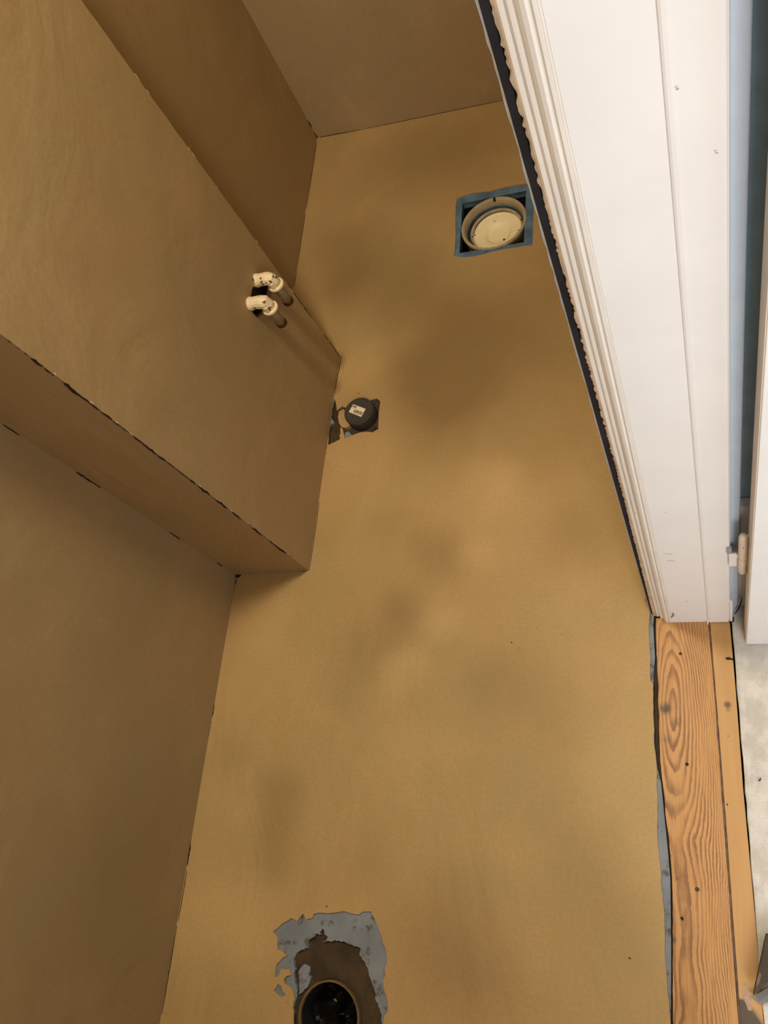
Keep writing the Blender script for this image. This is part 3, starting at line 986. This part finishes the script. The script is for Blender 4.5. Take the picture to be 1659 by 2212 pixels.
while x < .93:
    w = random.choice((.012, .02, .03))
    rects.append((x, x + w, .46 + (.0 if x > .42 else .08), .82)); x += w + random.choice((.010, .016))
rects += [(.14 + .045 * i, .165 + .045 * i, .38, .43) for i in range(8)] + [(.35 + .05 * i, .38 + .05 * i, .86, .90) for i in range(9)]
ink_o = None
bm = bmesh.new()
for a0, a1, b0, b1 in rects:
    prism(bm, [on_sticker(a0, b0), on_sticker(a1, b0), on_sticker(a1, b1), on_sticker(a0, b1)], ZC + .0004, ZC + .00055)
po = link('sticker_print', bm, m_ink); po.parent = stk
# moulded marks round the cap rim
bm = bmesh.new()
for k in range(7):
    a = math.radians(200 + k * 9)
    lathe(bm, [(.0007, 0), (.0007, .0005)], (Cc.x + rc * .68 * math.cos(a), Cc.y + rc * .68 * math.sin(a), ZC - .0018), n=8)
adopt(link('moulded_marks', bm, m_metal), cap)
# rubble in the opening round the cap
bm = bmesh.new()
for k in range(60):
    u, v = random.uniform(716, 818), random.uniform(868, 945)
    p = at(u, v, -.010)
    if (p - Vector((Cc.x, Cc.y, -.010))).length < rc * 1.02:
        continue
    r = random.uniform(.0008, .0022)
    lathe(bm, [(r * .5, -.001), (r, r * .2), (r * .6, r * .8)], (p.x, p.y, -.0108), n=6)
ro = link('rubble', bm, m_soil); tag(ro, 'crumbly brown rubble in the floor opening around the black pipe cap', 'rubble'); ro['kind'] = 'stuff'

# shower drain
D0 = at(1065.6, 480.8, -.002)
rD = (at(1134.6, 482, -.002) - at(996.7, 482, -.002)).length / 2 * .985
drain = empty('floor_drain', (D0.x, D0.y, -.11), 'round cream floor drain trap in a square hole near the far wall', 'drain')
bm = bmesh.new()
zt = -.002
prof_o = [(rD * .93, -.12), (rD * .95, zt - .010), (rD, zt - .008), (rD, zt - .002), (rD * .985, zt), (rD * .93, zt), (rD * .90, zt - .003), (rD * .87, zt - .012), (rD * .84, -.050), (rD * .3, -.052)]
n = 64
rings = []
for r, h in prof_o:
    rings.append([bm.verts.new((D0.x + r * math.cos(2 * math.pi * i / n), D0.y + r * math.sin(2 * math.pi * i / n), h)) for i in range(n)])
for a, b in zip(rings, rings[1:]):
    for i in range(n):
        bm.faces.new((a[i], a[(i + 1) % n], b[(i + 1) % n], b[i]))
adopt(link('drain_body', bm, m_fawn, smooth=False), drain)
bm = bmesh.new()
lathe(bm, [(rD * .838, -.020), (rD * .845, -.0195), (rD * .845, -.034), (rD * .80, -.036)], (D0.x, D0.y, 0), n=56, caps=False)
adopt(link('dark_seal', bm, m_blueboard), drain)
zl = -.019
D1 = at(1074.5, 499.5, zl)
rl = rD * .735
bm = bmesh.new()
prof_l = [(rl * .97, zl - .022), (rl, zl - .003), (rl * .985, zl), (rl * .94, zl + .0006), (rl * .90, zl - .0010), (rl * .70, zl - .0030), (rl * .56, zl - .0055), (rl * .50, zl - .0085), (rl * .42, zl - .0120), (rl * .25, zl - .0135), (rl * .05, zl - .0140)]
lathe(bm, prof_l, (D1.x, D1.y, 0), n=56)
adopt(link('trap_lid', bm, m_lid, smooth=False), drain)['label'] = 'cream plaster splashed dished lid'
bm = bmesh.new()
Dc = at(1071.5, 493.5, zl)
lathe(bm, [(rD * .795, -.034), (rD * .80, -.0215), (rD * .785, -.0205), (rD * .70, -.0205), (rD * .69, -.030)], (Dc.x, Dc.y, 0), n=56, caps=False)
adopt(link('lid_collar', bm, m_fawn), drain)
# notch at the back of the rim and blotches on the lid
bm = bmesh.new()
p = at(1067.5, 429, 0)
add_box(bm, p.x - .0026, p.x + .0026, p.y - .004, p.y + .004, -.006, .0003)
adopt(link('rim_notch', bm, m_black), drain)
for u, v, r in ((1087, 512, .0030), (1026, 508, .0022), (1126, 474, .0024), (1120, 497, .0016), (1117, 461, .0010), (1066, 534, .0020), (1068, 477, .0012), (1020, 511, .0018), (1050, 470, .0008)):
    q = at(u, v, zl)
    bm = bmesh.new()
    lathe(bm, [(r, -.0006), (r * .7, .0007)], (q.x, q.y, zl + (-.0085 if r > .0025 else .0002)), n=8)
    adopt(link('dirt_blotch', bm, m_glue), drain)

# soil pipe of the missing toilet
soil = empty('soil_pipe', (PIPE.x, PIPE.y, -.15), 'open toilet soil pipe set in the floor at the bottom of the photo', 'pipe')
bm = bmesh.new()
n = 64
r0 = .0575
rings = []
for r, h in ((r0, -.150), (r0, -.002), (r0 - .0006, .0), (r0 - .0035, .0), (r0 - .0042, -.002), (r0 - .0042, -.150)):
    rings.append([bm.verts.new((PIPE.x + r * math.cos(2 * math.pi * i / n), PIPE.y + r * math.sin(2 * math.pi * i / n), h)) for i in range(n)])
for a, b in zip(rings, rings[1:] ):
    for i in range(n):
        bm.faces.new((a[i], a[(i + 1) % n], b[(i + 1) % n], b[i]))
adopt(link('pipe_rim', bm, m_pvcrim), soil)
bm = bmesh.new()
lathe(bm, [(r0 - .0044, -.0040), (r0 - .0044, -.145), (.001, -.146)], (PIPE.x, PIPE.y, 0), n=48)
bm2 = bmesh.new()
bm.free()
rings = []
for r, h in ((r0 - .0043, -.006), (r0 - .0043, -.140), (.0005, -.141)):
    rings.append([bm2.verts.new((PIPE.x + r * math.cos(2 * math.pi * i / n), PIPE.y + r * math.sin(2 * math.pi * i / n), h)) for i in range(n)])
for a, b in zip(rings, rings[1:]):
    for i in range(n):
        bm2.faces.new((a[i], a[(i + 1) % n], b[(i + 1) % n], b[i]))
adopt(link('pipe_lining', bm2, m_black), soil)
bag = bmesh.new()
# crumpled dark plastic stuffed in the pipe
nr, na = 10, 40
vs = []
for i in range(nr + 1):
    rr = (r0 - .006) * i / nr
    vs.append([bag.verts.new((PIPE.x + rr * math.cos(2 * math.pi * j / na), PIPE.y + rr * math.sin(2 * math.pi * j / na),
               -.055 + random.uniform(-.004, .004) + .016 * math.sin(3 * 2 * math.pi * j / na + i * .5))) for j in range(na)])
for i in range(nr):
    for j in range(na):
        bag.faces.new((vs[i][j], vs[i][(j + 1) % na], vs[i + 1][(j + 1) % na], vs[i + 1][j]))
m_bag = simple('black_bag_plastic', (.010, .008, .006), .25, var=.3, scale=60)
tag(link('crumpled_bag', bag, m_bag), 'crumpled black plastic stuffed inside the open soil pipe', 'plastic bag')

# water pipes: elbow fittings leaving the chase and turning down
def water_pipe(y0, z0, x_out, drop, label):
    bx_ = BX + skew(y0)
    t = empty('water_pipe', (bx_, y0, z0), label, 'pipe', 'copper water pipes leaving the boxed wall')
    bm = bmesh.new()
    tube(bm, [(bx_ - .05, y0, z0), (bx_ + .004, y0, z0)], .0118)
    lathe(bm, [(.0130, -.004), (.0138, -.002), (.0138, .002), (.0125, .004)], (bx_ + .003, y0, z0), axis='x', n=24)
    adopt(link('wall_fitting', bm, m_fitting, smooth=False), t)
    # elbow: two short hubs meeting at a faceted bend
    bm = bmesh.new()
    e = .010
    pts = [(bx_ + .006, y0, z0), (x_out - e, y0, z0), (x_out - e * .25, y0, z0 - e * .25), (x_out, y0, z0 - e), (x_out, y0, z0 - .020)]
    tube(bm, pts, [.0125, .0132, .0140, .0132, .0128], 14)
    adopt(link('elbow', bm, m_fitting, smooth=False, bevel=.0006), t)
    bm = bmesh.new()
    add_box(bm, x_out - .004, x_out + .004, y0 - .0146, y0 - .010, z0 - .018, z0 - .004)
    adopt(link('elbow_rib', bm, m_collar, bevel=.001), t)
    zb = z0 - .018
    bm = bmesh.new()
    lathe(bm, [(.0128, .0), (.0162, -.001), (.0170, -.004), (.0164, -.0065), (.0108, -.0075)], (x_out, y0, zb), n=28)
    adopt(link('collar', bm, m_collar, smooth=False), t)
    bm = bmesh.new()
    lathe(bm, [(.0102, .0), (.0102, -drop)], (x_out, y0, zb - .006), n=28)
    adopt(link('pipe_stub', bm, m_copper, smooth=True), t)
    bm = bmesh.new()
    lathe(bm, [(.0106, .0), (.0113, -.002), (.0113, -.009), (.0085, -.012), (.0040, -.0130)], (x_out, y0, zb - .005 - drop), n=28)
    adopt(link('pipe_end_cap', bm, m_copdark, smooth=True), t)
    return t
water_pipe(1.034, .391, -.762, .046, 'copper stub pipe with splashed white elbow on boxed wall, nearer the far wall')
water_pipe(.974, .396, -.763, .042, 'copper stub pipe with splashed white elbow on boxed wall, nearer the viewer')
